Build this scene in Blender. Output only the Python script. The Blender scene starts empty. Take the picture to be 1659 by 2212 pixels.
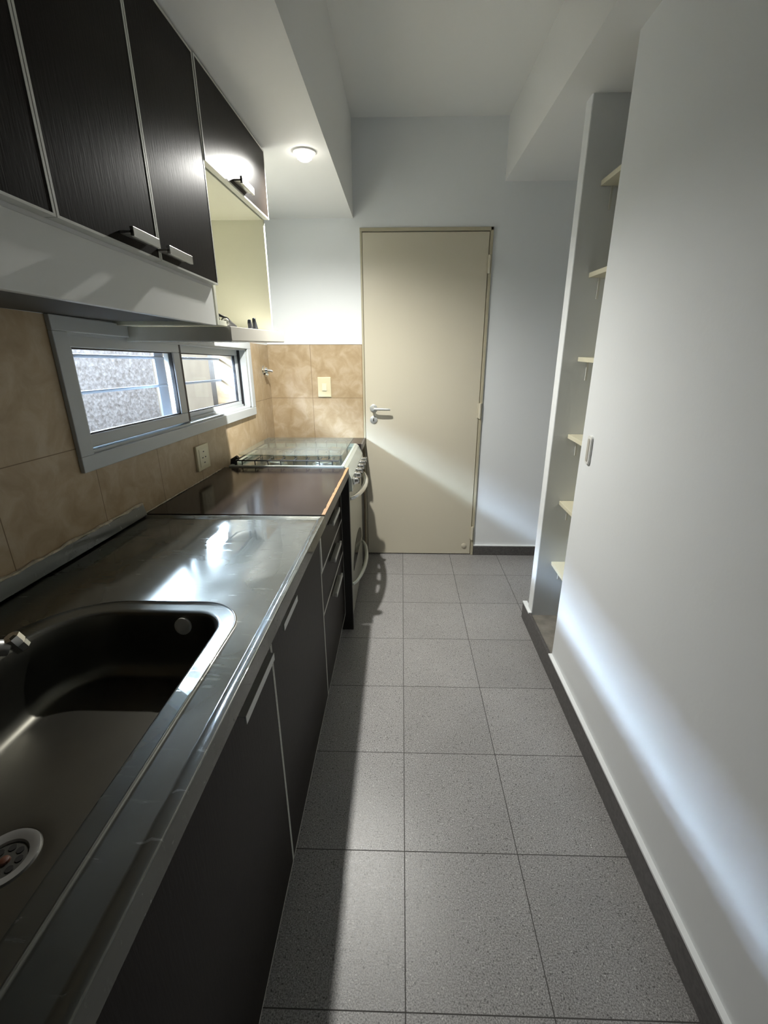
import bpy, bmesh, math, random
from mathutils import Vector, Matrix
random.seed(4)
S = bpy.context.scene
COL = S.collection
# ------------------------------------------------------------------ camera
f, pitch, yaw, roll = 949.92, 0.3299, 0.0254, -0.0016
cd = bpy.data.cameras.new('camera'); cam = bpy.data.objects.new('camera', cd); COL.objects.link(cam)
cd.sensor_fit = 'VERTICAL'; cd.sensor_height = 24.0; cd.lens = 24.0*f/2212
cd.shift_x = -12.89/2212; cd.shift_y = -36.57/2212
cd.clip_start = 0.02; cd.clip_end = 100
cy, sy = math.cos(yaw), math.sin(yaw)
fw = Vector((-sy*math.cos(pitch), cy*math.cos(pitch), -math.sin(pitch)))
ri = Vector((cy, sy, 0)); up = ri.cross(fw)
r2 = math.cos(roll)*ri+math.sin(roll)*up; u2 = -math.sin(roll)*ri+math.cos(roll)*up
M = Matrix((r2, u2, -fw)).transposed().to_4x4(); M.translation = Vector((-0.0189, -2.5576, 1.4226))
cam.matrix_world = M
S.camera = cam
S.view_settings.view_transform = 'Standard'; S.view_settings.look = 'None'
S.view_settings.gamma = 1; S.view_settings.use_curve_mapping = False
S.view_settings.exposure = 0.56
# ------------------------------------------------------------------ world: hazy sky, bright towards the sun side (-x)
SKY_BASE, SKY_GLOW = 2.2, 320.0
LAMP_W = 115.0
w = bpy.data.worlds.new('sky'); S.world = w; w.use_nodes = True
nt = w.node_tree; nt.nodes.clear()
def wn(t, **k):
    n = nt.nodes.new(t)
    for a, b in k.items(): setattr(n, a, b)
    return n
def wm(op, a, b=None):
    n = wn('ShaderNodeMath', operation=op)
    for i, v in enumerate((a, b)):
        if v is None: continue
        if isinstance(v, (int, float)): n.inputs[i].default_value = v
        else: nt.links.new(v, n.inputs[i])
    return n.outputs[0]
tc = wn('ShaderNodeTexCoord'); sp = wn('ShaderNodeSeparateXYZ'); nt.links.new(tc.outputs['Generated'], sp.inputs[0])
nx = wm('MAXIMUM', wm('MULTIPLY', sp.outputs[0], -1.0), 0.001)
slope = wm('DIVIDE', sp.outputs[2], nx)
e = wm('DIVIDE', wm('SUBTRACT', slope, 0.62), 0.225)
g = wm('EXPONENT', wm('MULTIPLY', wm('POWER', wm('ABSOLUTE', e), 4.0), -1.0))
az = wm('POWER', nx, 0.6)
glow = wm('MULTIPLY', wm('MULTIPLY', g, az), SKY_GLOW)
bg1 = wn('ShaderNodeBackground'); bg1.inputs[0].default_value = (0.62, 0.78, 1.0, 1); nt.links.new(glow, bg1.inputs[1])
bg2 = wn('ShaderNodeBackground'); bg2.inputs[0].default_value = (0.80, 0.89, 1.0, 1); bg2.inputs[1].default_value = SKY_BASE
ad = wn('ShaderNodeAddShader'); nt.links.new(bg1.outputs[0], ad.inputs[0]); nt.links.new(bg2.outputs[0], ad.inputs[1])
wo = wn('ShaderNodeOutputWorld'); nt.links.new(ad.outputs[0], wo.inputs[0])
w.cycles.sampling_method = 'MANUAL'; w.cycles.sample_map_resolution = 1024
# ------------------------------------------------------------------ helpers
def lin(c):
    return tuple(((x/255)/12.92 if x/255 < .04045 else ((x/255+.055)/1.055)**2.4) for x in c)+(1,)
def mat(name, rgb, rough=.5, metal=0, spec=.5, noise=None, bump=None, coat=0):
    """noise=(scale, amount, detail) value variation; bump=(scale, strength, stretch)"""
    m = bpy.data.materials.new(name); m.use_nodes = True
    n = m.node_tree.nodes; l = m.node_tree.links; b = n['Principled BSDF']
    col = lin(rgb) if max(rgb) > 1 else tuple(rgb)+(1,)
    b.inputs['Base Color'].default_value = col
    b.inputs['Roughness'].default_value = rough; b.inputs['Metallic'].default_value = metal
    b.inputs['Specular IOR Level'].default_value = spec
    b.inputs['Coat Weight'].default_value = coat
    t = n.new('ShaderNodeTexCoord')
    if noise:
        sc, amt, det = noise
        x = n.new('ShaderNodeTexNoise'); x.inputs['Scale'].default_value = sc; x.inputs['Detail'].default_value = det
        l.new(t.outputs['Object'], x.inputs['Vector'])
        r = n.new('ShaderNodeMapRange'); r.inputs[1].default_value = .3; r.inputs[2].default_value = .7
        r.inputs[3].default_value = 1-amt; r.inputs[4].default_value = 1+amt
        l.new(x.outputs[0], r.inputs[0])
        mx = n.new('ShaderNodeVectorMath'); mx.operation = 'SCALE'; mx.inputs[0].default_value = col[:3]
        l.new(r.outputs[0], mx.inputs['Scale']); l.new(mx.outputs[0], b.inputs['Base Color'])
    if bump:
        sc, st, stretch = bump
        mp = n.new('ShaderNodeMapping'); mp.inputs['Scale'].default_value = stretch
        l.new(t.outputs['Object'], mp.inputs[0])
        x = n.new('ShaderNodeTexNoise'); x.inputs['Scale'].default_value = sc; x.inputs['Detail'].default_value = 3
        l.new(mp.outputs[0], x.inputs['Vector'])
        bp = n.new('ShaderNodeBump'); bp.inputs['Strength'].default_value = st; bp.inputs['Distance'].default_value = .002
        l.new(x.outputs[0], bp.inputs['Height']); l.new(bp.outputs[0], b.inputs['Normal'])
    return m
def warp(x, y, z):
    # the counter run and the left wall drop a little towards the far end
    if z < .85: s = max(z, 0)/.85
    elif z < 1.5: s = 1
    else: s = max(0, 1-(z-1.5)/.38)
    return (x, y, z-.04*y*s)
class MB:
    def __init__(self, wf=None): self.bm = bmesh.new(); self.wf = wf
    def v(self, p):
        if self.wf: p = self.wf(*p)
        return self.bm.verts.new(p)
    def box(self, x0, x1, y0, y1, z0, z1):
        c = [(x0,y0,z0),(x1,y0,z0),(x1,y1,z0),(x0,y1,z0),(x0,y0,z1),(x1,y0,z1),(x1,y1,z1),(x0,y1,z1)]
        return self.hexa(c)
    def hexa(self, c):
        v = [self.v(p) for p in c]
        for q in ((0,3,2,1),(4,5,6,7),(0,1,5,4),(1,2,6,5),(2,3,7,6),(3,0,4,7)): self.bm.faces.new([v[i] for i in q])
        return self
    def prism(self, poly, axis, a0, a1):
        def mk(p, a):
            if axis == 1: return (p[0], a, p[1])
            if axis == 0: return (a, p[0], p[1])
            return (p[0], p[1], a)
        A = [self.v(mk(p, a0)) for p in poly]; B = [self.v(mk(p, a1)) for p in poly]
        self.bm.faces.new(A); self.bm.faces.new(B[::-1]); n = len(poly)
        for i in range(n): self.bm.faces.new([A[i], B[i], B[(i+1)%n], A[(i+1)%n]])
        return self
    def tube(self, pts, r, n=12, cap=True):
        pts = [Vector(p) for p in pts]; rs = r if isinstance(r, (list, tuple)) else [r]*len(pts)
        rings = []; ref = None
        for i, p in enumerate(pts):
            d = (pts[min(i+1, len(pts)-1)]-pts[max(i-1, 0)]).normalized()
            if ref is None: ref = d.orthogonal().normalized()
            a = (ref-d*ref.dot(d)).normalized(); b = d.cross(a); ref = a
            rings.append([self.v(tuple(p+(a*math.cos(t)+b*math.sin(t))*rs[i])) for t in [2*math.pi*k/n for k in range(n)]])
        for A, B in zip(rings, rings[1:]):
            for k in range(n): self.bm.faces.new([A[k], A[(k+1)%n], B[(k+1)%n], B[k]])
        if cap: self.bm.faces.new(rings[0][::-1]); self.bm.faces.new(rings[-1])
        return self
    def lathe(self, c, axis, prof, n=24):
        """prof: list of (distance along axis, radius)"""
        ax = Vector(axis).normalized(); c = Vector(c)
        return self.tube([c+ax*h for h, _ in prof], [max(r, 1e-4) for _, r in prof], n) if False else self._lathe(c, ax, prof, n)
    def _lathe(self, c, ax, prof, n):
        a = ax.orthogonal().normalized(); b = ax.cross(a); rings = []
        for h, r in prof:
            r = max(r, 1e-4)
            rings.append([self.v(tuple(c+ax*h+(a*math.cos(t)+b*math.sin(t))*r)) for t in [2*math.pi*k/n for k in range(n)]])
        for A, B in zip(rings, rings[1:]):
            for k in range(n): self.bm.faces.new([A[k], A[(k+1)%n], B[(k+1)%n], B[k]])
        self.bm.faces.new(rings[0][::-1]); self.bm.faces.new(rings[-1])
        return self
def obj(name, mb, m, parent=None, bevel=0, smooth=False, seg=2):
    bm = mb.bm
    bmesh.ops.recalc_face_normals(bm, faces=bm.faces)
    if parent is not None:
        off = Vector((0, 0, 0)); p = parent
        while p is not None: off += p.location; p = p.parent
        bmesh.ops.translate(bm, verts=bm.verts, vec=-off)
        loc = Vector((0, 0, 0))
    else:
        xs = [v.co for v in bm.verts]
        loc = Vector(((min(c.x for c in xs)+max(c.x for c in xs))/2, (min(c.y for c in xs)+max(c.y for c in xs))/2, min(c.z for c in xs)))
        bmesh.ops.translate(bm, verts=bm.verts, vec=-loc)
    me = bpy.data.meshes.new(name); bm.to_mesh(me); bm.free()
    me.materials.append(m)
    o = bpy.data.objects.new(name, me); COL.objects.link(o); o.location = loc
    if parent is not None: o.parent = parent
    if smooth:
        for p in me.polygons: p.use_smooth = True
        if bevel == 0:
            bv = o.modifiers.new('edge', 'EDGE_SPLIT'); bv.split_angle = math.radians(35)
    if bevel:
        b = o.modifiers.new('bevel', 'BEVEL'); b.width = bevel; b.segments = seg; b.limit_method = 'ANGLE'; b.angle_limit = math.radians(35)
    return o
def wnm(o):
    for m in list(o.modifiers): o.modifiers.remove(m)
    w_ = o.modifiers.new('normals', 'WEIGHTED_NORMAL'); w_.weight = 90; w_.keep_sharp = False
    return o
def tag(o, label, cat, group=None):
    o['label'] = label; o['category'] = cat
    if group: o['group'] = group
    return o
def thing(name, label, cat, loc, group=None):
    o = bpy.data.objects.new(name, None); COL.objects.link(o); o.location = loc; o.empty_display_size = .05
    return tag(o, label, cat, group)
def struct(name, mb, m, parent=None, **k):
    o = obj(name, mb, m, parent, **k)
    if parent is None: o['kind'] = 'structure'
    return o

# ------------------------------------------------------------------ materials
M_wall = mat('white_wall_paint', (0.81, 0.835, 0.85), .55, bump=(60, .15, (1, 1, 1)))
M_ceil = mat('white_ceiling_paint', (0.83, 0.835, 0.82), .7, bump=(40, .12, (1, 1, 1)))
M_panelw = mat('white_painted_board', (0.74, 0.745, 0.72), .35)
M_door = mat('cream_door_paint', (0.60, 0.555, 0.44), .4, bump=(50, .08, (1, 1, 1)))
M_doorframe = mat('cream_metal_frame', (0.47, 0.43, 0.31), .4)
M_dark = mat('dark_brown_laminate', (0.012, 0.0095, 0.008), .36, spec=.055, noise=(8, .12, 3), bump=(260, .13, (1, 1, .10)))
M_edge = mat('white_edge_banding', (0.60, 0.60, 0.55), .4)
M_alu = mat('brushed_aluminium', (0.62, 0.62, 0.60), .32, metal=1)
M_sat = mat('satin_aluminium', (0.55, 0.56, 0.54), .45, metal=.6)
M_alud = mat('dull_aluminium', (0.40, 0.40, 0.39), .42, metal=.8)
M_cream = mat('cream_niche_board', (0.70, 0.70, 0.58), .45)
M_shelfg = mat('pale_grey_shelf_edge', (0.46, 0.44, 0.39), .5)
M_glossw = mat('glossy_white_laminate', (0.72, 0.72, 0.72), .12)
M_black = mat('black_side_board', (0.012, 0.011, 0.010), .5)
M_chrome = mat('chrome', (0.80, 0.80, 0.78), .12, metal=1)
M_base = mat('dark_grey_skirting', (0.095, 0.09, 0.088), .45, noise=(90, .25, 3))
M_white = mat('white_aluminium_frame', (0.50, 0.53, 0.54), .35)
M_rubber = mat('black_rubber', (0.01, 0.01, 0.012), .5)
M_plastic = mat('cream_plastic', (0.72, 0.66, 0.45), .35)
M_raw = mat('raw_orange_board_edge', (0.22, 0.112, 0.04), .6, noise=(70, .25, 4))
M_grille = mat('grey_blue_painted_steel', (0.30, 0.36, 0.46), .4)
M_beige = mat('smooth_beige_render', (0.42, 0.355, 0.27), .8, noise=(4, .08, 4))
M_chip = mat('worn_mortar', (0.55, 0.48, 0.36), .9, noise=(60, .3, 4), bump=(200, 1, (1, 1, 1)))

def stucco():
    m = mat('rough_stucco', (0.44, 0.39, 0.35), .9)
    n = m.node_tree.nodes; l = m.node_tree.links; b = n['Principled BSDF']
    t = n.new('ShaderNodeTexCoord')
    x = n.new('ShaderNodeTexNoise'); x.inputs['Scale'].default_value = 26; x.inputs['Detail'].default_value = 6; x.inputs['Roughness'].default_value = .65
    y = n.new('ShaderNodeTexVoronoi'); y.inputs['Scale'].default_value = 40
    l.new(t.outputs['Object'], x.inputs[0]); l.new(t.outputs['Object'], y.inputs[0])
    r = n.new('ShaderNodeValToRGB'); r.color_ramp.elements[0].position = .35; r.color_ramp.elements[1].position = .66
    r.color_ramp.elements[0].color = (.25, .22, .20, 1); r.color_ramp.elements[1].color = (.46, .43, .42, 1)
    l.new(x.outputs[0], r.inputs[0]); l.new(r.outputs[0], b.inputs['Base Color'])
    a = n.new('ShaderNodeMath'); a.operation = 'ADD'; l.new(x.outputs[0], a.inputs[0]); l.new(y.outputs[0], a.inputs[1])
    bp = n.new('ShaderNodeBump'); bp.inputs['Strength'].default_value = 1; bp.inputs['Distance'].default_value = .006
    l.new(a.outputs[0], bp.inputs['Height']); l.new(bp.outputs[0], b.inputs['Normal'])
    return m
M_stucco = stucco()

def tile_mat(name, kind):
    """floor: grey speckled 33 cm tiles; wall: mottled beige tiles. Joints from object-independent world position."""
    m = bpy.data.materials.new(name); m.use_nodes = True
    n = m.node_tree.nodes; l = m.node_tree.links; b = n['Principled BSDF']
    geo = n.new('ShaderNodeNewGeometry'); s = n.new('ShaderNodeSeparateXYZ'); l.new(geo.outputs['Position'], s.inputs[0])
    def mt(op, a, c=None):
        q = n.new('ShaderNodeMath'); q.operation = op
        for i, v in enumerate((a, c)):
            if v is None: continue
            if isinstance(v, (int, float)): q.inputs[i].default_value = v
            else: l.new(v, q.inputs[i])
        return q.outputs[0]
    def joint(co, size, off, half):
        u = mt('DIVIDE', mt('SUBTRACT', co, off), size)
        fr = mt('FRACT', mt('ADD', u, 100.0))
        d = mt('MULTIPLY', mt('MINIMUM', fr, mt('SUBTRACT', 1.0, fr)), size)
        return mt('SMOOTH_MIN' if False else 'LESS_THAN', d, half), mt('FLOOR', mt('ADD', u, 100.0)), d
    if kind == 'floor':
        j1, c1, d1 = joint(s.outputs[0], .333, 0, .0013); j2, c2, d2 = joint(s.outputs[1], .333, 0, .0013)
    elif kind == 'left':
        zz = mt('ADD', s.outputs[2], mt('MULTIPLY', s.outputs[1], .04))
        j1, c1, d1 = joint(s.outputs[1], .31, -1.42, .0012); j2, c2, d2 = joint(zz, .325, 1.112, .0012)
    else:
        j1, c1, d1 = joint(s.outputs[0], .32, -.585, .0012); j2, c2, d2 = joint(s.outputs[2], .325, 1.100, .0012)
    jj = mt('MAXIMUM', j1, j2)
    cell = mt('ADD', mt('MULTIPLY', c1, 7.31), mt('MULTIPLY', c2, 3.77))
    wnz = n.new('ShaderNodeTexWhiteNoise'); wnz.noise_dimensions = '1D'; l.new(cell, wnz.inputs['W'])
    if kind == 'floor':
        a = n.new('ShaderNodeTexNoise'); a.inputs['Scale'].default_value = 300; a.inputs['Detail'].default_value = 5; a.inputs['Roughness'].default_value = .75
        c = n.new('ShaderNodeTexNoise'); c.inputs['Scale'].default_value = 5; c.inputs['Detail'].default_value = 4
        v = n.new('ShaderNodeTexVoronoi'); v.inputs['Scale'].default_value = 260
        for q in (a, c, v): l.new(geo.outputs['Position'], q.inputs['Vector'])
        r = n.new('ShaderNodeValToRGB'); cr = r.color_ramp
        cr.elements[0].position = .39; cr.elements[0].color = (.10, .098, .098, 1)
        cr.elements[1].position = .61; cr.elements[1].color = (.42, .41, .405, 1)
        e2 = cr.elements.new(.49); e2.color = (.25, .243, .24, 1)
        l.new(a.outputs[0], r.inputs[0])
        f2 = mt('ADD', .82, mt('ADD', mt('MULTIPLY', c.outputs[0], .28), mt('MULTIPLY', wnz.outputs[0], .10)))
        v2 = n.new('ShaderNodeTexVoronoi'); v2.inputs['Scale'].default_value = 170; l.new(geo.outputs['Position'], v2.inputs['Vector'])
        sv = n.new('ShaderNodeSeparateXYZ'); l.new(v2.outputs['Color'], sv.inputs[0])
        fleck = mt('MULTIPLY', mt('GREATER_THAN', sv.outputs[0], .90), mt('LESS_THAN', v2.outputs['Distance'], .38))
        lite = mt('MULTIPLY', mt('LESS_THAN', sv.outputs[0], .07), mt('LESS_THAN', v2.outputs['Distance'], .34))
        f2 = mt('MULTIPLY', f2, mt('ADD', mt('SUBTRACT', 1.0, mt('MULTIPLY', fleck, .55)), mt('MULTIPLY', lite, .55)))
        sc = n.new('ShaderNodeVectorMath'); sc.operation = 'SCALE'; l.new(r.outputs[0], sc.inputs[0]); l.new(f2, sc.inputs['Scale'])
        mx = n.new('ShaderNodeMix'); mx.data_type = 'RGBA'; l.new(jj, mx.inputs['Factor']); l.new(sc.outputs[0], mx.inputs['A'])
        mx.inputs['B'].default_value = (.045, .042, .04, 1); l.new(mx.outputs['Result'], b.inputs['Base Color'])
        rg = mt('ADD', .23, mt('MULTIPLY', v.outputs['Distance'], .12)); l.new(mt('ADD', rg, mt('MULTIPLY', jj, .4)), b.inputs['Roughness'])
        h = mt('SUBTRACT', mt('MULTIPLY', a.outputs[0], .5), jj)
        bp = n.new('ShaderNodeBump'); bp.inputs['Strength'].default_value = .55; bp.inputs['Distance'].default_value = .0012
    else:
        a = n.new('ShaderNodeTexNoise'); a.inputs['Scale'].default_value = 13; a.inputs['Detail'].default_value = 6; a.inputs['Roughness'].default_value = .6; a.inputs['Distortion'].default_value = .6
        l.new(geo.outputs['Position'], a.inputs['Vector'])
        r = n.new('ShaderNodeValToRGB'); cr = r.color_ramp
        cr.elements[0].position = .32; cr.elements[0].color = (.385, .28, .16, 1)
        cr.elements[1].position = .68; cr.elements[1].color = (.53, .425, .295, 1)
        e2 = cr.elements.new(.5); e2.color = (.45, .34, .21, 1)
        l.new(a.outputs[0], r.inputs[0])
        mx = n.new('ShaderNodeMix'); mx.data_type = 'RGBA'; l.new(jj, mx.inputs['Factor']); l.new(r.outputs[0], mx.inputs['A'])
        mx.inputs['B'].default_value = (.20, .135, .07, 1); l.new(mx.outputs['Result'], b.inputs['Base Color'])
        l.new(mt('ADD', .28, mt('MULTIPLY', a.outputs[0], .2)), b.inputs['Roughness'])
        h = mt('SUBTRACT', mt('MULTIPLY', a.outputs[0], .3), jj)
        bp = n.new('ShaderNodeBump'); bp.inputs['Strength'].default_value = .4; bp.inputs['Distance'].default_value = .001
    l.new(h, bp.inputs['Height']); l.new(bp.outputs[0], b.inputs['Normal'])
    return m
M_floor = tile_mat('grey_speckled_floor_tiles', 'floor')
M_tl = tile_mat('beige_wall_tiles_left', 'left'); M_tb = tile_mat('beige_wall_tiles_back', 'back')

def steel():
    m = mat('worn_stainless_steel', (0.29, 0.295, 0.28), .2, metal=1)
    n = m.node_tree.nodes; l = m.node_tree.links; b = n['Principled BSDF']
    t = n.new('ShaderNodeTexCoord')
    x = n.new('ShaderNodeTexNoise'); x.inputs['Scale'].default_value = 3.2; x.inputs['Detail'].default_value = 5; x.inputs['Distortion'].default_value = .4
    l.new(t.outputs['Object'], x.inputs[0])
    r = n.new('ShaderNodeMapRange'); r.inputs[1].default_value = .38; r.inputs[2].default_value = .68; r.inputs[3].default_value = .025; r.inputs[4].default_value = .22
    l.new(x.outputs[0], r.inputs[0])
    # fine wiping scratches
    mp = n.new('ShaderNodeMapping'); mp.inputs['Scale'].default_value = (16, 110, 60); mp.inputs['Rotation'].default_value = (0, 0, .5)
    l.new(t.outputs['Object'], mp.inputs[0])
    s = n.new('ShaderNodeTexNoise'); s.inputs['Scale'].default_value = 1.0; s.inputs['Detail'].default_value = 4; l.new(mp.outputs[0], s.inputs[0])
    s2 = n.new('ShaderNodeMapRange'); s2.inputs[1].default_value = .62; s2.inputs[2].default_value = .72; s2.inputs[3].default_value = 0; s2.inputs[4].default_value = .16
    l.new(s.outputs[0], s2.inputs[0])
    a = n.new('ShaderNodeMath'); a.operation = 'ADD'; l.new(r.outputs[0], a.inputs[0]); l.new(s2.outputs[0], a.inputs[1])
    l.new(a.outputs[0], b.inputs['Roughness'])
    wv = n.new('ShaderNodeTexNoise'); wv.inputs['Scale'].default_value = 5; wv.inputs['Detail'].default_value = 1; l.new(t.outputs['Object'], wv.inputs[0])
    bp = n.new('ShaderNodeBump'); bp.inputs['Strength'].default_value = .18; bp.inputs['Distance'].default_value = .006
    l.new(wv.outputs[0], bp.inputs['Height']); l.new(bp.outputs[0], b.inputs['Normal'])
    # a polished lobe plus the satin haze of worn, wiped metal
    sat = n.new('ShaderNodeBsdfGlossy'); sat.inputs['Color'].default_value = (.115, .118, .106, 1); sat.inputs['Roughness'].default_value = .46
    mxs = n.new('ShaderNodeMixShader'); fm = n.new('ShaderNodeMapRange'); fm.inputs[1].default_value = .35; fm.inputs[2].default_value = .65; fm.inputs[3].default_value = .40; fm.inputs[4].default_value = .68
    l.new(x.outputs[0], fm.inputs[0]); fa = n.new('ShaderNodeMath'); fa.operation = 'ADD'; l.new(fm.outputs[0], fa.inputs[0]); l.new(s2.outputs[0], fa.inputs[1])
    out = n['Material Output']; l.new(fa.outputs[0], mxs.inputs[0]); l.new(b.outputs[0], mxs.inputs[1]); l.new(sat.outputs[0], mxs.inputs[2]); l.new(mxs.outputs[0], out.inputs[0])
    return m
M_steel = steel()
M_bowl = mat('stainless_steel_bowl', (0.15, 0.145, 0.125), .38, metal=1, noise=(6, .1, 3))
M_brown = mat('glossy_brown_laminate', (0.022, 0.017, 0.015), .12, spec=.10, noise=(12, .1, 3))
M_browne = mat('brown_laminate_edge', (0.085, 0.072, 0.062), .35)
M_stone = mat('grey_brown_ledge_tile', (0.20, 0.185, 0.16), .5, noise=(14, .3, 5))
def glass(name, tint=(1, 1, 1), rough=0):
    m = bpy.data.materials.new(name); m.use_nodes = True; b = m.node_tree.nodes['Principled BSDF']
    b.inputs['Base Color'].default_value = tint+(1,); b.inputs['Transmission Weight'].default_value = 1
    b.inputs['Roughness'].default_value = rough; b.inputs['IOR'].default_value = 1.05 if rough == 0 else 1.45
    return m
def front_fresnel(n, l, ior):
    fr = n.new('ShaderNodeFresnel'); fr.inputs[0].default_value = ior
    ge = n.new('ShaderNodeNewGeometry'); iv = n.new('ShaderNodeMath'); iv.operation = 'SUBTRACT'; iv.inputs[0].default_value = 1
    l.new(ge.outputs['Backfacing'], iv.inputs[1]); mu = n.new('ShaderNodeMath'); mu.operation = 'MULTIPLY'
    l.new(fr.outputs[0], mu.inputs[0]); l.new(iv.outputs[0], mu.inputs[1]); return mu
def pane_mat():
    # thin single pane: straight-through transparency with a Fresnel gloss
    m = bpy.data.materials.new('window_glass'); m.use_nodes = True; n = m.node_tree.nodes; l = m.node_tree.links; n.clear()
    o = n.new('ShaderNodeOutputMaterial'); tr = n.new('ShaderNodeBsdfTransparent'); gl = n.new('ShaderNodeBsdfGlossy'); fr = front_fresnel(n, l, 1.35); mx = n.new('ShaderNodeMixShader')
    tr.inputs[0].default_value = (.97, .98, .975, 1); gl.inputs['Roughness'].default_value = .01
    l.new(fr.outputs[0], mx.inputs[0]); l.new(tr.outputs[0], mx.inputs[1]); l.new(gl.outputs[0], mx.inputs[2]); l.new(mx.outputs[0], o.inputs[0])
    return m
M_pane = pane_mat()
def lidglass_mat():
    m = bpy.data.materials.new('hob_lid_glass'); m.use_nodes = True; n = m.node_tree.nodes; l = m.node_tree.links; n.clear()
    o = n.new('ShaderNodeOutputMaterial'); tr = n.new('ShaderNodeBsdfTransparent'); gl = n.new('ShaderNodeBsdfGlossy'); fr = front_fresnel(n, l, 1.45); mx = n.new('ShaderNodeMixShader')
    df = n.new('ShaderNodeBsdfDiffuse'); df.inputs[0].default_value = (.45, .47, .43, 1); m2 = n.new('ShaderNodeMixShader'); m2.inputs[0].default_value = .10
    tr.inputs[0].default_value = (.80, .84, .80, 1); gl.inputs['Roughness'].default_value = .04
    l.new(tr.outputs[0], m2.inputs[1]); l.new(df.outputs[0], m2.inputs[2])
    l.new(fr.outputs[0], mx.inputs[0]); l.new(m2.outputs[0], mx.inputs[1]); l.new(gl.outputs[0], mx.inputs[2]); l.new(mx.outputs[0], o.inputs[0])
    return m
M_lid = lidglass_mat()
def emis(name, c, s):
    m = bpy.data.materials.new(name); m.use_nodes = True; b = m.node_tree.nodes['Principled BSDF']
    b.inputs['Emission Color'].default_value = c+(1,); b.inputs['Emission Strength'].default_value = s; return m

# ------------------------------------------------------------------ room shell
YN = -4.2          # wall behind the camera
XL, XR, YB = -.85, .665, .30
XF = 1.75          # far right of the side passage
struct('floor', MB().box(-.95, XF+.1, YN-.1, YB+.12, -.1, 0), M_floor)
# left wall: four blocks round the window opening (each in the tile zone), and plain paint above
W0, W1, WZ0, WZ1 = -1.43, -.115, 1.085, 1.40
def wl(x0, x1, y0, y1, z0, z1): return lambda mb: mb.box(x0, x1, y0, y1, z0, z1)
ml = MB(warp)
TT = 1.432          # top of the tiles
for (y0, y1, z0, z1) in ((YN, W0, 0, TT), (W1, YB+.1, 0, TT), (W0, W1, 0, WZ0), (W0, W1, WZ1, TT)):
    ml.box(XL-.18, XL, y0, y1, z0, z1)
struct('wall_left', ml, M_tl)
mu = MB(); mu.hexa([(XL-.18, YN, TT-.04*YN), (XL, YN, TT-.04*YN), (XL, YB+.1, TT-.04*(YB+.1)), (XL-.18, YB+.1, TT-.04*(YB+.1)),
                    (XL-.18, YN, 2.7), (XL, YN, 2.7), (XL, YB+.1, 2.7), (XL-.18, YB+.1, 2.7)])
struct('wall_left_upper', mu, M_wall)
# back wall with door opening
DX0, DX1, DZ = -.262, .492, 2.05
mb = MB()
mb.box(XL, DX0, YB, YB+.12, 1.426, 2.7); mb.box(DX1, XF+.1, YB, YB+.12, 0, 2.7); mb.box(DX0, DX1, YB, YB+.12, DZ, 2.7)
struct('wall_back', mb, M_wall)
struct('wall_back_tiles', MB().box(XL, DX0, YB-.002, YB+.12, 0, 1.426), M_tb)
struct('trim_1', MB().box(XL, DX0, YB-.006, YB, 1.424, 1.430), M_wall)
# right wall block, partition, niche, passage
struct('wall_right', MB().box(XR, XR+.5, YN, -.90, 0, 2.31), M_wall, bevel=.004)
struct('wall_partition', MB().box(XR, XF, -.575, -.512, .0, 2.31), M_wall, bevel=.004)
struct('wall_niche_back', MB().box(1.02, 1.165, -.90, -.575, 0, 2.31), M_wall)
struct('wall_passage', MB().box(XF, XF+.1, -.575, YB+.12, 0, 2.7), M_wall)
struct('wall_near', MB().box(-.95, XF, YN-.1, YN, 0, 2.7), M_wall)
# ceilings: high ceiling, low soffit over the counter, right bulkhead
struct('ceiling', MB().box(-1.05, XF+.1, YN-.1, YB+.12, 2.565, 2.72), M_ceil)
ms = MB(); ms.hexa([(XL, YN, 2.10), (-.270, YN, 2.10), (-.298, YB, 2.10), (XL, YB, 2.10), (XL, YN, 2.565), (-.270, YN, 2.565), (-.298, YB, 2.565), (XL, YB, 2.565)])
struct('ceiling_soffit', ms, M_ceil)
mr = MB(); mr.hexa([(.545, YN, 2.31), (XF, YN, 2.31), (XF, YB, 2.27), (.545, YB, 2.27), (.545, YN, 2.565), (XF, YN, 2.565), (XF, YB, 2.565), (.545, YB, 2.565)])
struct('ceiling_bulkhead', mr, M_ceil)
# niche ledge, skirtings
struct('trim_2', MB().box(XR, 1.02, -.90, -.575, 0, .088), M_stone)
struct('baseboard_right', MB().box(.652, XR, YN, -.46, 0, .100), M_base, bevel=.001)
struct('trim_3', MB().box(.650, .672, YN, -.90, .100, .108), M_wall, bevel=.001)
struct('trim_4', MB().box(.650, .674, -.575, -.46, .094, .102), M_wall, bevel=.001)
struct('baseboard_back', MB().box(.500, XF, YB-.012, YB, 0, .070), M_base, bevel=.001)
struct('trim_5', MB().box(.500, XF, YB-.013, YB, .070, .077), M_wall, bevel=.001)

# ------------------------------------------------------------------ door
d = thing('door_1', 'cream flush door in the far wall with a steel lever handle', 'door', (.115, YB, 0)); d['kind'] = 'structure'
obj('door_leaf', MB().box(-.248, .478, YB-.006, YB+.034, .006, 2.028), M_door, d, bevel=.003)
fr_ = MB(); fr_.box(DX0, -.250, YB-.004, YB+.12, 0, DZ); fr_.box(.481, DX1+.006, YB-.012, YB+.12, 0, DZ); fr_.box(DX0, DX1+.006, YB-.012, YB+.12, 2.032, DZ)
fr_.box(-.250, .481, YB+.034, YB+.06, 0, 2.03)
obj('door_frame', fr_, M_doorframe, d, bevel=.002)
for z in (1.86, 1.02, .17):
    h = MB(); h.lathe((.484, YB-.016, z), (0, 0, 1), [(-.05, .004), (-.048, .008), (.048, .008), (.05, .004)], 12); h.box(.468, .484, YB-.011, YB-.006, z-.045, z+.045)
    obj('hinge', h, M_door, d, smooth=True)
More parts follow.
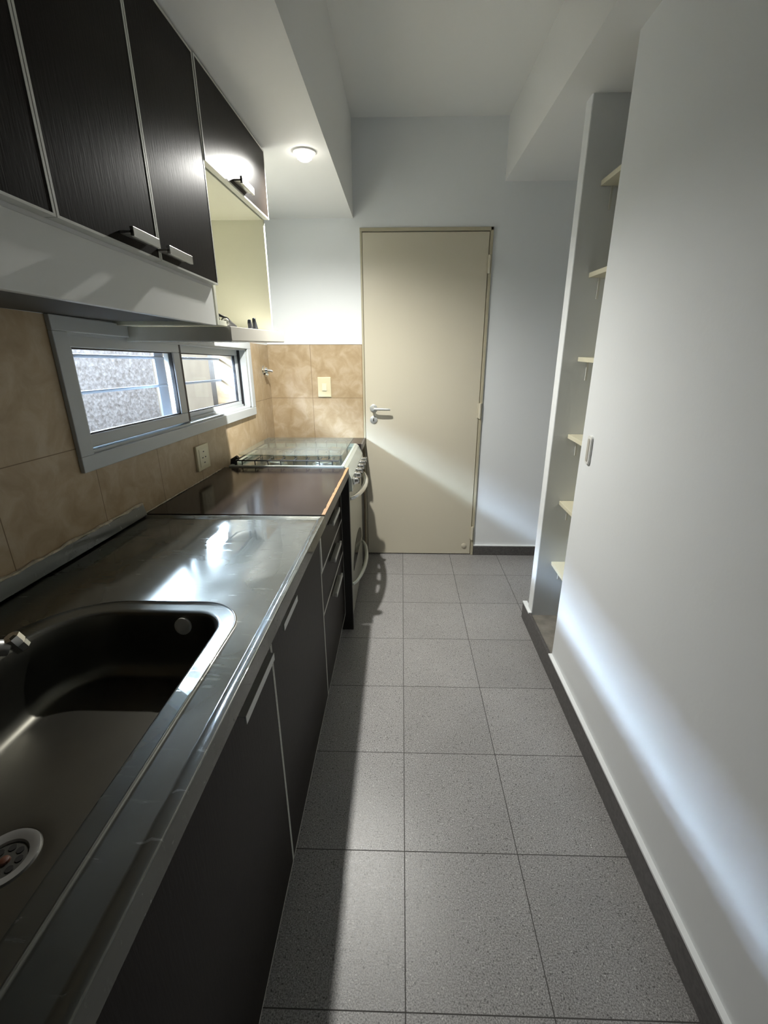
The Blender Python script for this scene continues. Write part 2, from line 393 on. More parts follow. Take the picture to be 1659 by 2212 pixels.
h = MB(); h.lathe((-.196, YB-.006, 1.036), (0, -1, 0), [(0, .024), (.006, .024), (.008, .021), (.008, .010), (.045, .010), (.05, .009)], 20)
h.tube([(-.196, YB-.046, 1.036), (-.180, YB-.052, 1.036), (-.150, YB-.054, 1.035), (-.100, YB-.054, 1.034), (-.088, YB-.053, 1.033)], [.009, .009, .0085, .008, .006], 12)
obj('door_handle', h, M_sat, d, smooth=True)
k = obj('keyhole_rosette', MB().lathe((-.196, YB-.006, .962), (0, -1, 0), [(0, .024), (.006, .024), (.008, .021)], 20), M_sat, d, smooth=True)
obj('keyhole', MB().box(-.199, -.193, YB-.0155, YB-.0135, .952, .972), M_black, k)
obj('stop_disc', MB().lathe((.432, YB-.006, .070), (0, -1, 0), [(0, .018), (.004, .018), (.006, .015)], 18), M_door, d, smooth=True)

# ------------------------------------------------------------------ window
wd = thing('window_1', 'white aluminium sliding window in the tiled wall', 'window', (XL, -.77, 1.05)); wd['kind'] = 'structure'
c = MB(warp); o0, o1, z0, z1 = -1.478, -.062, 1.047, 1.433
for (y0, y1, a, b_) in ((o0, o1, z0, z0+.042), (o0, o1, z1-.036, z1), (o0, o0+.050, z0+.042, z1-.036), (o1-.050, o1, z0+.042, z1-.036)):
    c.box(XL, XL+.012, y0, y1, a, b_)
obj('window_frame', c, M_white, wd, bevel=.002)
t = MB(warp)
for (y0, y1, a, b_) in ((W0, W1, WZ0, WZ0+.012), (W0, W1, WZ1-.010, WZ1), (W0, W0+.010, WZ0, WZ1), (W1-.010, W1, WZ0, WZ1)):
    t.box(XL-.075, XL+.001, y0, y1, a, b_)
t.box(XL-.040, XL-.036, W0, W1, WZ0+.012, WZ0+.024)
obj('window_track', t, M_white, wd)
def sash(x0, x1, y0, y1, z0, z1, g, lw, rw):
    s = MB(warp)
    s.box(x0, x1, y0, y1, z0, g[0]); s.box(x0, x1, y0, y1, g[1], z1); s.box(x0, x1, y0, y0+lw, g[0], g[1]); s.box(x0, x1, y1-rw, y1, g[0], g[1])
    so = obj('sash', s, M_white, wd, bevel=.003)
    xm = (x0+x1)/2
    gk = MB(warp); r = .004
    for (a, b_, c_, d_) in ((y0+lw, y1-rw, g[0], g[0]+r), (y0+lw, y1-rw, g[1]-r, g[1]), (y0+lw, y0+lw+r, g[0], g[1]), (y1-rw-r, y1-rw, g[0], g[1])):
        gk.box(xm-.006, xm+.006, a, b_, c_, d_)
    obj('gasket', gk, M_rubber, so)
    obj('pane', MB(warp).box(xm-.002, xm+.002, y0+lw-.003, y1-rw+.003, g[0]-.003, g[1]+.003), M_pane, so)
sash(XL-.030, XL-.006, -1.422, -.835, 1.102, 1.396, (1.137, 1.361), .022, .050)
sash(XL-.066, XL-.042, -.842, -.128, 1.098, 1.396, (1.126, 1.363), .050, .030)
sl = MB(warp); sl.box(XL-.034, XL-.010, -.834, -.815, 1.100, 1.396); sl.box(XL-.045, XL-.030, -.127, -.116, 1.100, 1.398)
obj('gap_shade_strip', sl, M_rubber, wd)  # shade of the gaps beside the sashes, set in as black strips
# outside: reveal, grille, stucco wall and the beige wall across the light well
gr = thing('window_grille', 'grey-blue steel security grille outside the window', 'window grille', (-1.0, -.77, 1.05))
for y, wdt in ((-.722, .070), (-.056, .050)):
    obj('flat_bar', MB(warp).box(-1.006, -.998, y-wdt/2, y+wdt/2, 1.02, 1.46), M_grille, gr, bevel=.001)
for z in (1.345, 1.236, 1.098):
    obj('rod', MB(warp).tube([(-1.0, -1.45, z), (-1.0, -.03, z)], .006, 10), M_grille, gr, smooth=True)
ow = MB(); ow.box(-2.12, -1.95, -4.5, .95, -.6, 1.90)
struct('wall_outside_stucco', ow, M_stucco)
oz = MB(warp)  # unseen dark skin added to cut light bouncing onto the stucco wall
for (y0, y1, z0, z1) in ((YN, W0-.01, -.6, 2.6), (W1+.02, 3.5, -.6, 2.6), (W0-.01, W1+.02, -.6, WZ0-.01), (W0-.01, W1+.02, WZ1+.01, 2.6)):
    oz.box(XL-.215, XL-.181, y0, y1, z0, z1)
struct('wall_outside_bounce_skin', oz, mat('bounce_cutting_grey', (.13, .12, .11), .9, noise=(20, .2, 4)))
struct('wall_outside_beige', MB().box(-2.6, -2.45, .90, 6, -.6, 2.25), M_beige)
struct('trim_6', MB().box(-2.6, -.9, 5.9, 6.1, -.6, 2.0), M_beige)
struct('floor_outside', MB().box(-4, -1.08, -5, 6, -.7, -.6), M_stone)

# ------------------------------------------------------------------ steel worktop with sink
LY0, LY1 = -2.95, -1.252
XB, XFc = XL+.001, -.260
CT = .852
def zc(y): return 0
N = 96
def rrect(x0, x1, y0, y1, r, n=N):
    """rounded rectangle, n points, evenly by angle sectors so loops can be bridged; r = (r_x0y0, r_x1y0, r_x1y1, r_x0y1)"""
    pts = []; per = n//4
    cs = [((x1, y1), r[2], 0), ((x0, y1), r[3], 90), ((x0, y0), r[0], 180), ((x1, y0), r[1], 270)]
    for (cx, cy_), rr, a0 in cs:
        sx = -1 if cx == x1 else 1; sy_ = -1 if cy_ == y1 else 1
        ox, oy = cx+sx*rr, cy_+sy_*rr
        for i in range(per):
            a = math.radians(a0+90*i/(per-1)); pts.append((ox+rr*math.cos(a), oy+rr*math.sin(a)))
    return pts
def loft(mb, loops, close=False):
    vs = [[mb.v(p) for p in L] for L in loops]
    for A, B in zip(vs, vs[1:]):
        n = len(A)
        for k in range(n): mb.bm.faces.new([A[k], A[(k+1)%n], B[(k+1)%n], B[k]])
    return vs
def L(x0, x1, y0, y1, r, z): return [(x, y, z) for x, y in rrect(x0, x1, y0, y1, r)]
bx0, bx1, by0, by1 = -.700, -.362, -2.44, -1.812
wk = thing('sink_worktop', 'stainless steel worktop with the sunken sink bowl', 'sink', (-.555, -2.1, .83))
m1 = MB(warp)
s4 = (.001,)*4
def grow(d, r): return (bx0-d, bx1+d, by0-d, by1+d, r)
loops = [L(XB+.02, XFc-.012, LY0, LY1, s4, CT-.036), L(XB, XFc-.001, LY0, LY1, s4, CT-.036), L(XB, XFc, LY0, LY1, s4, CT-.034), L(XB, XFc, LY0, LY1, s4, CT-.001),
         L(XB, XFc-.002, LY0, LY1-.001, s4, CT+.001), L(XB, XFc-.012, LY0, LY1-.008, s4, CT+.001), L(XB, XFc-.020, LY0, LY1-.016, s4, CT-.004), L(XB, XFc-.024, LY0, LY1-.020, s4, CT-.005)]
RR = (.10, .06, .06, .13)
for dd, zz in ((.036, -.005), (.0335, -.0018), (.031, -.0018), (.028, -.0055), (.006, -.0055)):
    loops.append(L(*grow(dd, tuple(q+dd for q in RR)), CT+zz))
loops.append(L(*grow(0, RR), CT-.009))
loft(m1, loops)
wnm(obj('steel_top', m1, M_steel, wk, smooth=True))
m2 = MB(warp)
def bl(i, z, r): return L(bx0+i*1.0, bx1-i*.7, by0+i, by1-i, r, CT+z)
loops = [bl(0, -.009, RR), bl(.004, -.014, RR), bl(.008, -.04, (.095, .06, .06, .125)), bl(.012, -.08, (.09, .06, .06, .12)), bl(.018, -.105, (.09, .06, .06, .11)),
         bl(.025, -.116, (.085, .055, .055, .10)), bl(.034, -.123, (.08, .05, .05, .09)), bl(.046, -.126, (.06, .04, .04, .07))]
dc = (-.524, -2.188)
def circ(r, z): return [(dc[0]+r*math.cos(math.radians(a)), dc[1]+r*math.sin(math.radians(a)), CT+z) for a in [(360/N)*(i)+0 for i in range(N)]]
# match start angle of the rounded rectangle (starts at +x side)
loops += [circ(.060, -.1265), circ(.041, -.127), circ(.039, -.129)]
vs = loft(m2, loops)
wnm(obj('sink_bowl', m2, M_bowl, wk, smooth=True))
zd = CT-.129
dr = MB(warp); dr._lathe(Vector((dc[0], dc[1], zd)), Vector((0, 0, 1)), [(-.010, .020), (-.004, .0235), (.001, .026), (.0035, .034), (.0035, .038), (.0, .040), (-.012, .040)], 40)
do = obj('drain_ring', dr, M_alud, wk, smooth=True)
st = MB(warp); st._lathe(Vector((dc[0], dc[1], zd)), Vector((0, 0, 1)), [(-.0035, .0242), (-.0020, .0240), (-.0018, .001)], 40)
so_ = obj('drain_strainer', st, mat('dark_strainer_steel', (.12, .12, .11), .4, metal=.8), do)
hl = MB(warp)
for i in range(8):
    a = i*math.pi/4+.2; hl._lathe(Vector((dc[0]+.0165*math.cos(a), dc[1]+.0165*math.sin(a), zd)), Vector((0, 0, 1)), [(-.0019, .0045), (-.0010, .0045)], 14)
obj('drain_holes', hl, M_black, do)
obj('drain_screw', MB(warp)._lathe(Vector((dc[0], dc[1], zd)), Vector((0, 0, 1)), [(-.0019, .0065), (.001, .0055), (.002, .003)], 14), mat('rusty_screw', (.09, .03, .015), .5), do, smooth=True)
obj('overflow_disc', MB(warp)._lathe(Vector((-.452, by1-.010, CT-.032)), Vector((0, -1, .12)), [(-.004, .0165), (.001, .0165), (.002, .014)], 24), mat('pale_overflow_plate', (.55, .55, .53), .4), wk, smooth=True)
bs = MB(warp); bs.hexa([(XB, LY0, CT), (XB+.012, LY0, CT), (XB+.012, LY1, CT), (XB, LY1, CT), (XB, LY0, CT+.036), (XB+.005, LY0, CT+.036), (XB+.005, LY1, CT+.036), (XB, LY1, CT+.036)])
obj('steel_upstand', bs, M_steel, wk, bevel=.001)
# crumbly mortar seam along the upstand
sm = MB(warp); y = LY0; pts = []
while y < LY1:
    pts.append((XB+.003, y, CT+.037+random.uniform(-.001, .003))); y += random.uniform(.012, .03)
sm.tube(pts, [random.uniform(.002, .0055) for _ in pts], 6)
struct('trim_7', sm, M_chip)
sm = MB(warp); pts = [(XB+.003, LY1+i*.03, CT+.003+random.uniform(0, .002)) for i in range(22)]
sm.tube(pts, [random.uniform(.0015, .003) for _ in pts], 6); struct('trim_8', sm, M_chip)

# tap: spout tip reaches into the left edge of the picture
tp = thing('wall_tap', 'chrome kitchen tap reaching over the sink from the wall', 'tap', (XL, -2.12, 1.06))
tp_b = MB(); tp_b.lathe((XL, -2.12, 1.10), (1, 0, 0), [(0, .032), (.006, .032), (.012, .018), (.055, .018), (.06, .012)], 24)
obj('tap_body', tp_b, M_chrome, tp, smooth=True)
obj('spout', MB().tube([(XL+.05, -2.12, 1.10), (-.76, -2.105, 1.075), (-.70, -2.05, 1.010), (-.662, -1.998, .972), (-.649, -1.983, .962)], [.011, .011, .012, .013, .013], 16), M_alud, tp, smooth=True)
obj('aerator', MB().lathe((-.646, -1.977, .977), (.35, .25, -1), [(-.003, .009), (.0, .0135), (.014, .0135), (.0145, .0120), (.016, .0120), (.0165, .0128), (.027, .0124), (.029, .010)], 8), M_chrome, tp)

# ------------------------------------------------------------------ brown worktop, range, base cabinets
bw = thing('brown_worktop', 'glossy dark brown laminate worktop between steel sink top and cooker', 'worktop', (-.55, -.9, .8))
BT = .853
obj('laminate_slab', MB(warp).box(XB, -.272, LY1+.006, -.575, BT-.038, BT+.001), M_brown, bw, bevel=.0015)
obj('front_edge', MB(warp).box(-.272, -.262, LY1+.006, -.575, BT-.038, BT), M_browne, bw)
oe = MB(warp); ys = [LY1+.006+i*.032 for i in range(22)]
for a, b_ in zip(ys, ys[1:]):
    ww = random.uniform(.0085, .0115); oe.box(-.262-ww, -.2615, a, min(b_, -.575), BT-.001, BT+.0022)
tag(obj('exposed_edge', oe, M_raw, bw), 'worn orange strip where the laminate has chipped away', 'x'); bpy.data.objects['exposed_edge'].pop('category', None)
struct_gap = MB(warp).box(XB, -.262, LY1+.0005, LY1+.0055, BT-.03, BT-.006)
obj('black_joint', struct_gap, M_rubber, bw)
sw = thing('corner_worktop', 'narrow brown laminate worktop strip behind the cooker', 'worktop', (-.55, .16, .8))
obj('laminate_slab', MB(warp).box(XB, -.262, .065, YB-.003, BT-.035, BT+.001), M_brown, sw, bevel=.0015)
obj('front_edge', MB(warp).box(-.262, -.252, .065, YB-.003, BT-.035, BT), M_browne, sw)

# base cabinets
def bar_handle(parent, x, y0, y1, z, m=None):
    h = MB(warp); h.box(x, x+.024, y0, y1, z+.001, z+.005); h.box(x+.021, x+.025, y0, y1, z-.011, z+.005)
    return obj('handle', h, m or M_sat, parent, bevel=.0007)
def bar_handle2(parent, x, y0, y1, z):
    h = MB(warp); h.box(x+.014, x+.022, y0, y1, z-.009, z+.009)
    h.box(x, x+.014, y0, y1, z-.006, z-.001)
    return obj('handle', h, M_sat, parent, bevel=.0008)
def base_carcass(par, y0, y1, top=.812):
    b = MB(warp); b.box(XL+.01, -.322, y0, y0+.018, .1, top); b.box(XL+.01, -.322, y1-.018, y1, .1, top); b.box(XL+.01, -.322, y0+.018, y1-.018, .1, .118); b.box(XL+.01, XL+.02, y0+.018, y1-.018, .118, top)
    obj('carcass', b, M_dark, par)
    obj('plinth', MB(warp).box(-.40, -.38, y0, y1, 0, .1), M_black, par)
def door_panel(par, y0, y1, z0, z1, name='door'):
    g = .0015; e_ = .0035
    dd = obj(name, MB(warp).box(-.320, -.301, y0+g+e_, y1-g-e_, z0+e_, z1-e_), M_dark, par)
    eb = MB(warp)
    eb.box(-.320, -.3005, y0+g, y0+g+e_, z0, z1); eb.box(-.320, -.3005, y1-g-e_, y1-g, z0, z1); eb.box(-.320, -.3005, y0+g+e_, y1-g-e_, z0, z0+e_); eb.box(-.320, -.3005, y0+g+e_, y1-g-e_, z1-e_, z1)
    obj('edge_banding', eb, M_edge, dd)
    return dd
cabs = [(-2.95, -2.36, 'dark base cabinet nearest the camera under the sink end', None),
        (-2.36, -1.76, 'dark base cabinet door under the steel sink bowl', (-1.985, -1.815)),
        (-1.76, -1.167, 'dark base cabinet door between the sink cabinet and the drawers', (-1.79+.06, -1.60))]
for y0, y1, lab, hh in cabs:
    t_ = thing('base_cabinet', lab, 'cabinet', (-.58, (y0+y1)/2, 0), 'dark base cabinets under the steel worktop')
    base_carcass(t_, y0, y1)
    dd = door_panel(t_, y0, y1, .098, .806)
    if hh: bar_handle(dd, -.301, hh[0], hh[1], .755 if hh[0] < -1.9 else .765)
dw = thing('drawer_cabinet', 'dark three-drawer base cabinet beside the cooker', 'cabinet', (-.58, -.88, 0))
base_carcass(dw, -1.165, -.60)
for z0, z1, hz in ((.612, .810, .725), (.447, .609, .572), (.098, .444, .418)):
    dd = door_panel(dw, -1.165, -.60, z0, z1, 'drawer'); bar_handle2(dd, -.301, -.97, -.79, hz)
obj('corner_post', MB(warp).box(-.318, -.298, -1.1655, -1.150, .62, .815), M_alu, dw, bevel=.001)
# panels beside the cooker
tag(obj('side_panel', MB(warp).box(XL+.02, -.262, -.598, -.578, .0, .812), M_black, bevel=.001), 'black upright board between the drawers and the cooker', 'panel')
tag(obj('side_panel', MB(warp).box(XL+.02, -.268, .075, .285, .0, .815), M_black, bevel=.001), 'black filler board between the cooker and the cream door', 'panel')

# ------------------------------------------------------------------ cooker
M_enam = mat('pale_steel_enamel', (0.52, 0.55, 0.50), .22, metal=.35)
M_oven = mat('pale_metal_oven_front', (0.42, 0.42, 0.36), .28, metal=.7)
M_hobp = mat('grey_hob_pan', (0.30, 0.31, 0.30), .2, metal=.9)
ck = thing('gas_cooker', 'freestanding gas cooker with raised glass lid and steel front', 'cooker', (-.55, -.25, 0))
KY0, KY1 = -.570, .045; KX = -.285; KT = .855
b = MB(warp); b.box(-.83, KX, KY0, KY1, .05, KT-.03)
obj('body', b, mat('grey_cooker_side', (.25, .25, .24), .4), ck)
b = MB(warp)
for x0, x1, y0, y1 in ((-.83, KX, KY0, KY0+.012), (-.83, KX, KY1-.012, KY1), (-.83, -.815, KY0+.012, KY1-.012), (KX-.014, KX, KY0+.012, KY1-.012)): b.box(x0, x1, y0, y1, KT-.03, KT+.006)
obj('hob_frame', b, M_enam, ck, bevel=.002)
obj('hob_pan', MB(warp).box(-.815, KX-.014, KY0+.012, KY1-.012, KT-.030, KT-.014), M_hobp, ck)
# burners
for bx, by, r in ((-.640, -.440, .046), (-.400, -.440, .050), (-.640, -.110, .046), (-.400, -.110, .040)):
    q = obj('burner', MB(warp)._lathe(Vector((bx, by, KT-.014)), Vector((0, 0, 1)), [(0, r+.008), (.004, r+.008), (.006, r-.006), (.014, r-.008)], 28), M_alu, ck, smooth=True)
    obj('burner_cap', MB(warp)._lathe(Vector((bx, by, KT)), Vector((0, 0, 1)), [(0, r-.004), (.004, r-.002), (.007, r-.01)], 28), M_chrome, q, smooth=True)
# two pan grates with prongs
M_iron = mat('dark_enamel_grate', (0.03, 0.03, 0.032), .35)
for y0, y1 in ((-.555, -.275), (-.255, .025)):
    gm = MB(warp); zt = KT+.027
    x0, x1 = -.800, -.312
    gm.tube([(x0, y0, zt), (x1, y0, zt), (x1, y1, zt), (x0, y1, zt), (x0, y0+.001, zt)], .0035, 8)
    for i in range(8):
        x = x0+.03+i*(x1-x0-.06)/7
        gm.tube([(x, y0, zt), (x, y0+.004, KT-.012)], .0028, 6)
        gm.tube([(x, y0, zt), (x, y0+.075, zt)], .0028, 6); gm.tube([(x, y1, zt), (x, y1-.075, zt)], .0028, 6)
        gm.tube([(x, y1, zt), (x, y1-.004, KT-.012)], .0028, 6)
    obj('pan_grate', gm, M_iron, ck, smooth=True)
# glass lid lying above the burners
lg = MB(warp); lr = rrect(-.812, -.300, -.505, .015, (.035, .012, .012, .012), 32)
A = [lg.v((x, y, KT+.040)) for x, y in lr]; B = [lg.v((x, y, KT+.045)) for x, y in lr]
lg.bm.faces.new(A[::-1]); lg.bm.faces.new(B)
for i in range(32): lg.bm.faces.new([A[i], A[(i+1)%32], B[(i+1)%32], B[i]])
lo = obj('glass_lid', lg, M_lid, ck)
for yy in (-.52, .02):
    hh = MB(warp); hh.tube([(-.825, yy, KT-.01), (-.822, yy, KT+.02), (-.80, yy, KT+.036)], [.017, .016, .011], 14)
    obj('lid_hinge', hh, M_rubber, ck, smooth=True)
# front: sloping control panel, knobs, oven door, handle, drawer
fp = MB(warp); fp.prism([(KX, KT+.004), (KX+.012, KT-.006), (KX+.034, KT-.055), (KX+.036, KT-.118), (KX, KT-.118)], 1, KY0+.002, KY1-.002)
pn = obj('control_panel', fp, M_enam, ck, bevel=.002)
for i, y in enumerate((-.505, -.395, -.300, -.205, -.110, -.030)):
    kb = MB(warp)._lathe(Vector((KX+.034, y, KT-.082)), Vector((1, 0, .12)), [(0, .022), (.006, .022), (.009, .017), (.026, .014), (.029, .010)], 20)
    kb.box(KX+.050, KX+.066, y-.003, y+.003, KT-.094, KT-.064)
    obj('knob', kb, M_chrome, pn, smooth=True)
od = MB(warp); od.box(KX, KX+.022, KY0+.004, KY1-.004, .250, KT-.122)
ov = obj('oven_door', od, M_oven, ck, bevel=.004)
wv = MB(warp); pts = []
for i in range(25):
    a = math.pi*i/24; pts.append((-.262+.23*math.cos(a), .285+.12*math.sin(a)))
wv.prism(pts, 0, KX+.022, KX+.024)
obj('oven_window', wv, mat('dark_oven_glass', (.03, .028, .024), .08), ov)
def arc_handle(par, z, y0, y1, depth, r, m, drop=0):
    n = 20; P = []; R = []
    for i in range(n+1):
        t_ = i/n; s_ = math.sin(math.pi*t_)**.6
        P.append((KX+.018+depth*s_, y0+(y1-y0)*t_, z-drop*s_)); R.append(r*(.75+.25*s_))
    return obj('handle', MB(warp).tube(P, R, 12), m, par, smooth=True)
arc_handle(ov, .692, KY0+.035, KY1-.035, .055, .014, M_chrome)
dr_ = obj('warming_drawer', MB(warp).box(KX, KX+.020, KY0+.004, KY1-.004, .055, .245), M_oven, ck, bevel=.004)
arc_handle(dr_, .232, KY0+.03, KY1-.03, .050, .011, M_enam)
for y in (KY0+.04, KY1-.04):
    obj('foot', MB()._lathe(Vector((KX-.03, y, 0)), Vector((0, 0, 1)), [(0, .016), (.02, .016), (.054, .010)], 12), M_rubber, ck)

# ------------------------------------------------------------------ upper cabinets
def xface(y): return -.530+.020*(y+1.2)*(1 if y > -1.2 else 0)
def door_up(par, y0, y1, z0, z1, wf=warp, x=-.530):
    e_ = .005; g = .001
    dd = obj('door', MB(wf).box(x-.018, x, y0+g+e_, y1-g-e_, z0+e_, z1-e_), M_dark, par)
    eb = MB(wf); X1 = x+.0008
    eb.box(x-.018, X1, y0+g, y0+g+e_, z0, z1); eb.box(x-.018, X1, y1-g-e_, y1-g, z0, z1); eb.box(x-.018, X1, y0+g+e_, y1-g-e_, z0, z0+e_); eb.box(x-.018, X1, y0+g+e_, y1-g-e_, z1-e_, z1)
    obj('edge_banding', eb, M_edge, dd); return dd
def up_handle(par, y0, y1, z, x=-.530, wf=warp):
    h = MB(wf); h.box(x, x+.026, y0, y1, z-.004, z+.002); h.box(x+.020, x+.027, y0, y1, z-.010, z+.010)
    return obj('handle', h, M_alu, par, bevel=.0008)
UB = 1.535
ydoor = [-2.70, -2.41, -2.115, -1.822, -1.527, -1.222]
uc = thing('wall_cabinet', 'dark-doored wall cabinet run above the window and sink', 'cabinet', (-.69, -1.96, 1.5))
b = MB(warp)
b.box(XL+.001, -.549, -2.70, -2.682, UB-.01, 2.095); b.box(XL+.001, -.549, -1.240, -1.222, UB-.01, 2.095); b.box(XL+.001, -.549, -2.682, -1.24, UB-.01, UB+.006); b.box(XL+.001, -.549, -2.682, -1.24, 2.08, 2.095)
obj('carcass', b, M_glossw, uc)
for i, (y0, y1) in enumerate(zip(ydoor, ydoor[1:])):
    dd = door_up(uc, y0, y1, UB, 2.092)
    if i == 3: up_handle(dd, -1.665, -1.575, UB+.026)
    elif i == 4: up_handle(dd, -1.535, -1.430, UB+.024)
# white hood box below the doors
hb = thing('hood_box', 'long white boxed-in extractor panel under the dark wall cabinets', 'extractor box', (-.7, -1.95, 1.45))
fz = MB(); 
def fzb(y): return 1.4745-.026*(y+1.24)
def fzt(y): return UB-.010-.04*y*(1-(UB-.01-1.5)/.38)
y0, y1 = -2.70, -1.232
fz.hexa([(-.560, y0, fzb(y0)), (-.545, y0, fzb(y0)), (-.545, y1, fzb(y1)), (-.560, y1, fzb(y1)), (-.560, y0, fzt(y0)), (-.545, y0, fzt(y0)), (-.545, y1, fzt(y1)), (-.560, y1, fzt(y1))])
obj('front_panel', fz, M_panelw, hb, bevel=.001)
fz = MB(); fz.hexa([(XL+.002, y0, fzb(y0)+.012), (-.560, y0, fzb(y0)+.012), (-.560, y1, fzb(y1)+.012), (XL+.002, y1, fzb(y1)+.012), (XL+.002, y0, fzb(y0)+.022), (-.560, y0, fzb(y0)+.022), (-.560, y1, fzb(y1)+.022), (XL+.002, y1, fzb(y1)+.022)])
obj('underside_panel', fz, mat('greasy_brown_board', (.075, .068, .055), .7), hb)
fz = MB(); fz.box(XL+.002, -.560, y1-.016, y1, 1.490, 1.565)
obj('end_panel', fz, M_panelw, hb)
# open niche unit with the short door over it
nu = thing('open_wall_unit', 'cream open wall unit with a short dark flap door above', 'cabinet', (-.69, -.93, 1.45))
b = MB()
b.box(XL+.001, -.545, -1.2215, -1.2055, 1.476, 2.095); b.box(XL+.001, -.545, -.662, -.646, 1.476, 2.095); b.box(XL+.001, XL+.008, -1.2055, -.662, 1.476, 2.095)
b.box(XL+.008, -.545, -1.2055, -1.150, 1.476, 1.490); b.box(XL+.008, -.549, -1.2055, -.662, 1.868, 1.884); b.box(XL+.008, -.549, -1.2055, -.662, 2.08, 2.095)  # near bottom strip added to block lamp light leaking past the shelf
obj('carcass', b, M_cream, nu, bevel=.0008)
dd = door_up(nu, -1.221, -.644, 1.872, 2.092, None, -.528)
up_handle(dd, -1.010, -.895, 1.893, -.528, None)
sh = thing('projecting_shelf', 'thick pale shelf board jutting out below the open wall unit', 'shelf', (-.69, -.86, 1.43))
obj('board', MB().box(XL+.001, -.527, -1.172, -.545, 1.4335, 1.4745), M_shelfg, sh, bevel=.0015)
obj('underside_sheet', MB().box(XL+.003, -.530, -1.169, -.548, 1.4310, 1.4335), M_glossw, sh)

# small things on the shelf
kc = thing('small_tool', 'small black and silver folding tool at the near end of the shelf', 'tool', (-.562, -1.08, 1.4745))
q = MB(); q.tube([(-.562, -1.115, 1.492), (-.570, -1.070, 1.487), (-.565, -1.020, 1.479)], [.013, .011, .004], 10)
obj('black_grip', q, M_rubber, kc, smooth=True)
q = MB(); n = 18; q.tube([(-.558+.009*math.cos(2*math.pi*i/n), -1.125, 1.488+.009*math.sin(2*math.pi*i/n)) for i in range(n+1)], .0028, 8)
obj('steel_ring', q, M_alud, kc, smooth=True)
q = MB(); q.tube([(-.575, -1.130, 1.485), (-.585, -1.115, 1.511), (-.565, -1.100, 1.502)], [.004, .006, .003], 8)
obj('clip', q, M_rubber, kc, smooth=True)
for (y, l_, lean, lab) in ((-.885, .034, .006, 'shorter blue-black clip standing on the shelf'), (-.832, .042, .016, 'taller blue-black clip beside the shorter one on the shelf')):
    q = MB(); z = 1.4745
    q.prism([(y-.010, z), (y+.012+lean, z), (y+.006+lean*.3, z+l_*.55), (y-.002, z+l_), (y-.009, z+l_*.93), (y-.013, z+l_*.6)], 0, -.566, -.556)
    tag(obj('shelf_clip', q, mat('blue_black_plastic', (.010, .014, .024), .35), bevel=.002), lab, 'clip')

# ------------------------------------------------------------------ ceiling lamp
lp = thing('ceiling_spotlight', 'small lit round spotlight on the low ceiling over the cooker', 'lamp', (-.385, -.61, 2.10))
obj('lamp_ring', MB().lathe((-.385, -.61, 2.0995), (0, 0, -1), [(0, .044), (.004, .043), (.006, .037), (.006, .030)], 32), M_panelw, lp, smooth=True)
obj('bulb', MB().lathe((-.385, -.61, 2.0935), (0, 0, -1), [(0, .030), (.008, .030), (.016, .026), (.022, .016), (.024, .004)], 28), emis('glowing_bulb', (1.0, .95, .86), 12), lp, smooth=True)
ld = bpy.data.lights.new('spot_bulb_light', 'SPOT'); ld.energy = LAMP_W; ld.color = (1.0, .985, .925); ld.shadow_soft_size = .018; ld.spot_size = math.radians(165); ld.spot_blend = 1.0
lo_ = bpy.data.objects.new('spot_bulb_light', ld); COL.objects.link(lo_); lo_.parent = lp; lo_.location = (0, 0, -.034)

# ------------------------------------------------------------------ sockets, valve, wall handle
so = thing('wall_socket', 'cream double power socket on the tiles under the window', 'socket', (XL, -.79, .90))
obj('plate', MB(warp).box(XL, XL+.010, -.848, -.736, .897, 1.000), M_plastic, so, bevel=.002)
obj('inset', MB(warp).box(XL+.010, XL+.012, -.830, -.754, .912, .985), mat('paler_cream_plastic', (.76, .71, .52), .3), so, bevel=.001)
pn_ = MB(warp)
for (y, z) in ((-.792, .972), (-.805, .948), (-.779, .948), (-.792, .926)): pn_.box(XL+.0115, XL+.0128, y-.0045, y+.0045, z-.002, z+.002)
obj('slots', pn_, M_rubber, so)
sw_ = thing('light_switch', 'cream light switch plate on the back wall tiles', 'light switch', (-.505, YB, 1.1))
obj('plate', MB().box(-.548, -.464, YB-.011, YB-.002, 1.106, 1.229), M_plastic, sw_, bevel=.003)
obj('rocker', MB().box(-.520, -.492, YB-.016, YB-.011, 1.145, 1.190), mat('pale_rocker', (.78, .74, .58), .3), sw_, bevel=.001)
gv = thing('gas_valve', 'chrome gas shut-off valve on the corner wall tiles', 'valve', (XL, .19, 1.26))
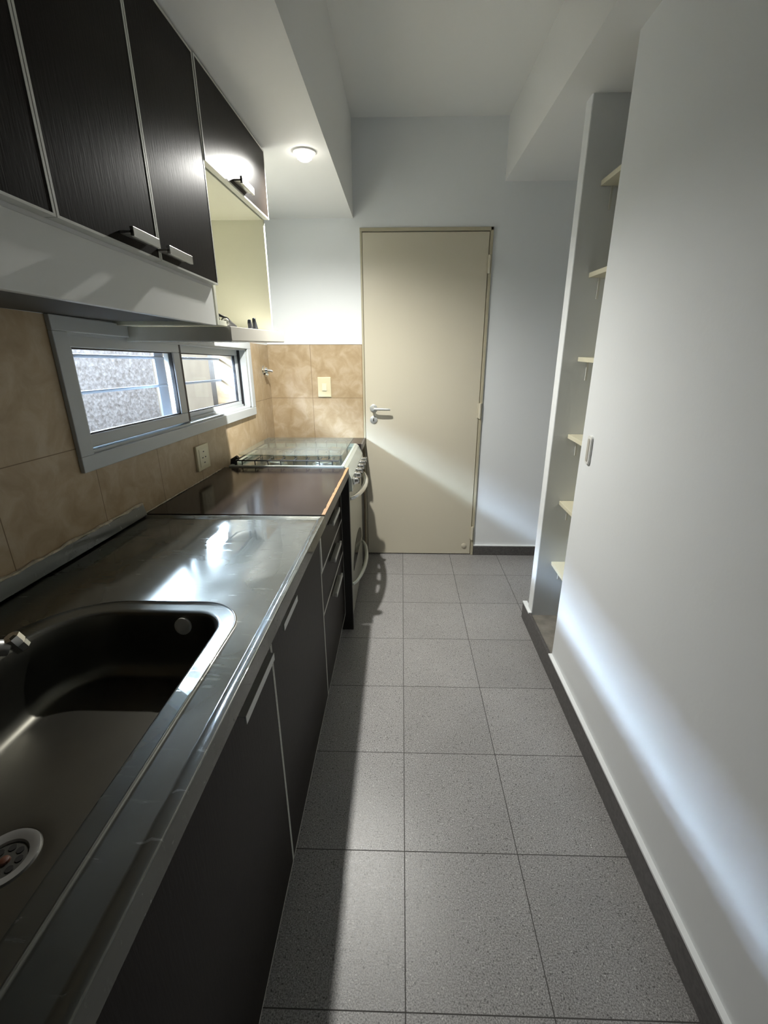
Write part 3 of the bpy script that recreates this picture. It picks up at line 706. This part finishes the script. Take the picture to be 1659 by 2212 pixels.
obj('escutcheon', MB(warp).lathe((XL, .185, 1.282), (1, 0, 0), [(0, .032), (.005, .031), (.010, .020), (.024, .014), (.026, .004)], 24), M_chrome, gv, smooth=True)
obj('lever', MB(warp).tube([(XL+.020, .185, 1.282), (XL+.045, .185, 1.280), (XL+.052, .187, 1.276)], [.008, .007, .006], 12), M_alud, gv, smooth=True)
obj('nut', MB(warp).lathe((XL+.012, .180, 1.256), (1, 0, -.3), [(0, .014), (.016, .013), (.018, .008)], 14), M_chrome, gv, smooth=True)
wh = thing('wall_pull_handle', 'white oblong pull handle near the edge of the right wall', 'handle', (XR, -.98, 1.0))
hp = MB(); pts = [(a, b_) for a, b_ in rrect(-1.000, -.966, 1.008, 1.112, (.012,)*4, 32)]
hp.prism(pts, 0, XR-.008, XR)
obj('plate', hp, M_panelw, wh, bevel=.002)
hp = MB(); pts = [(a, b_) for a, b_ in rrect(-.991, -.975, 1.018, 1.102, (.007,)*4, 32)]
hp.prism(pts, 0, XR-.0095, XR-.008)
obj('grip', hp, M_shelfg, wh)

# ------------------------------------------------------------------ niche shelves
names = ['topmost', 'second from the top', 'third from the top', 'fourth from the top', 'second from the bottom', 'lowest']
zs = [2.000, 1.685, 1.362, 1.030, .712, .392]
M_shelf = mat('cream_shelf_board', (0.70, 0.66, 0.50), .45)
M_shelfe = mat('pale_bracket', (0.74, 0.74, 0.70), .4)
for z, nm in zip(zs, names):
    s_ = thing('niche_shelf', '%s of the six cream shelves in the wall niche' % nm, 'shelf', (.87, -.737, z), 'shelves in the right wall niche')
    obj('board', MB().box(.733, 1.018, -.898, -.577, z-.009, z+.009), M_shelf, s_, bevel=.001)
    for ya, yb in ((-.583, -.577), (-.898, -.892)):
        bk = MB(); bk.box(.775, .779, min(ya, yb)-.0 if ya > -.7 else ya, yb, z-.085, z-.009); bk.box(.779, .95, ya, yb, z-.016, z-.009); bk.box(.779, .950, ya+.003 if ya > -.7 else ya, yb if ya > -.7 else yb-.003, z-.085, z-.016)
        bk = MB(); bk.box(.772, .780, ya, yb, z-.088, z-.009); bk.box(.780, .95, ya, yb, z-.014, z-.009)
        obj('bracket', bk, M_shelfe, s_)
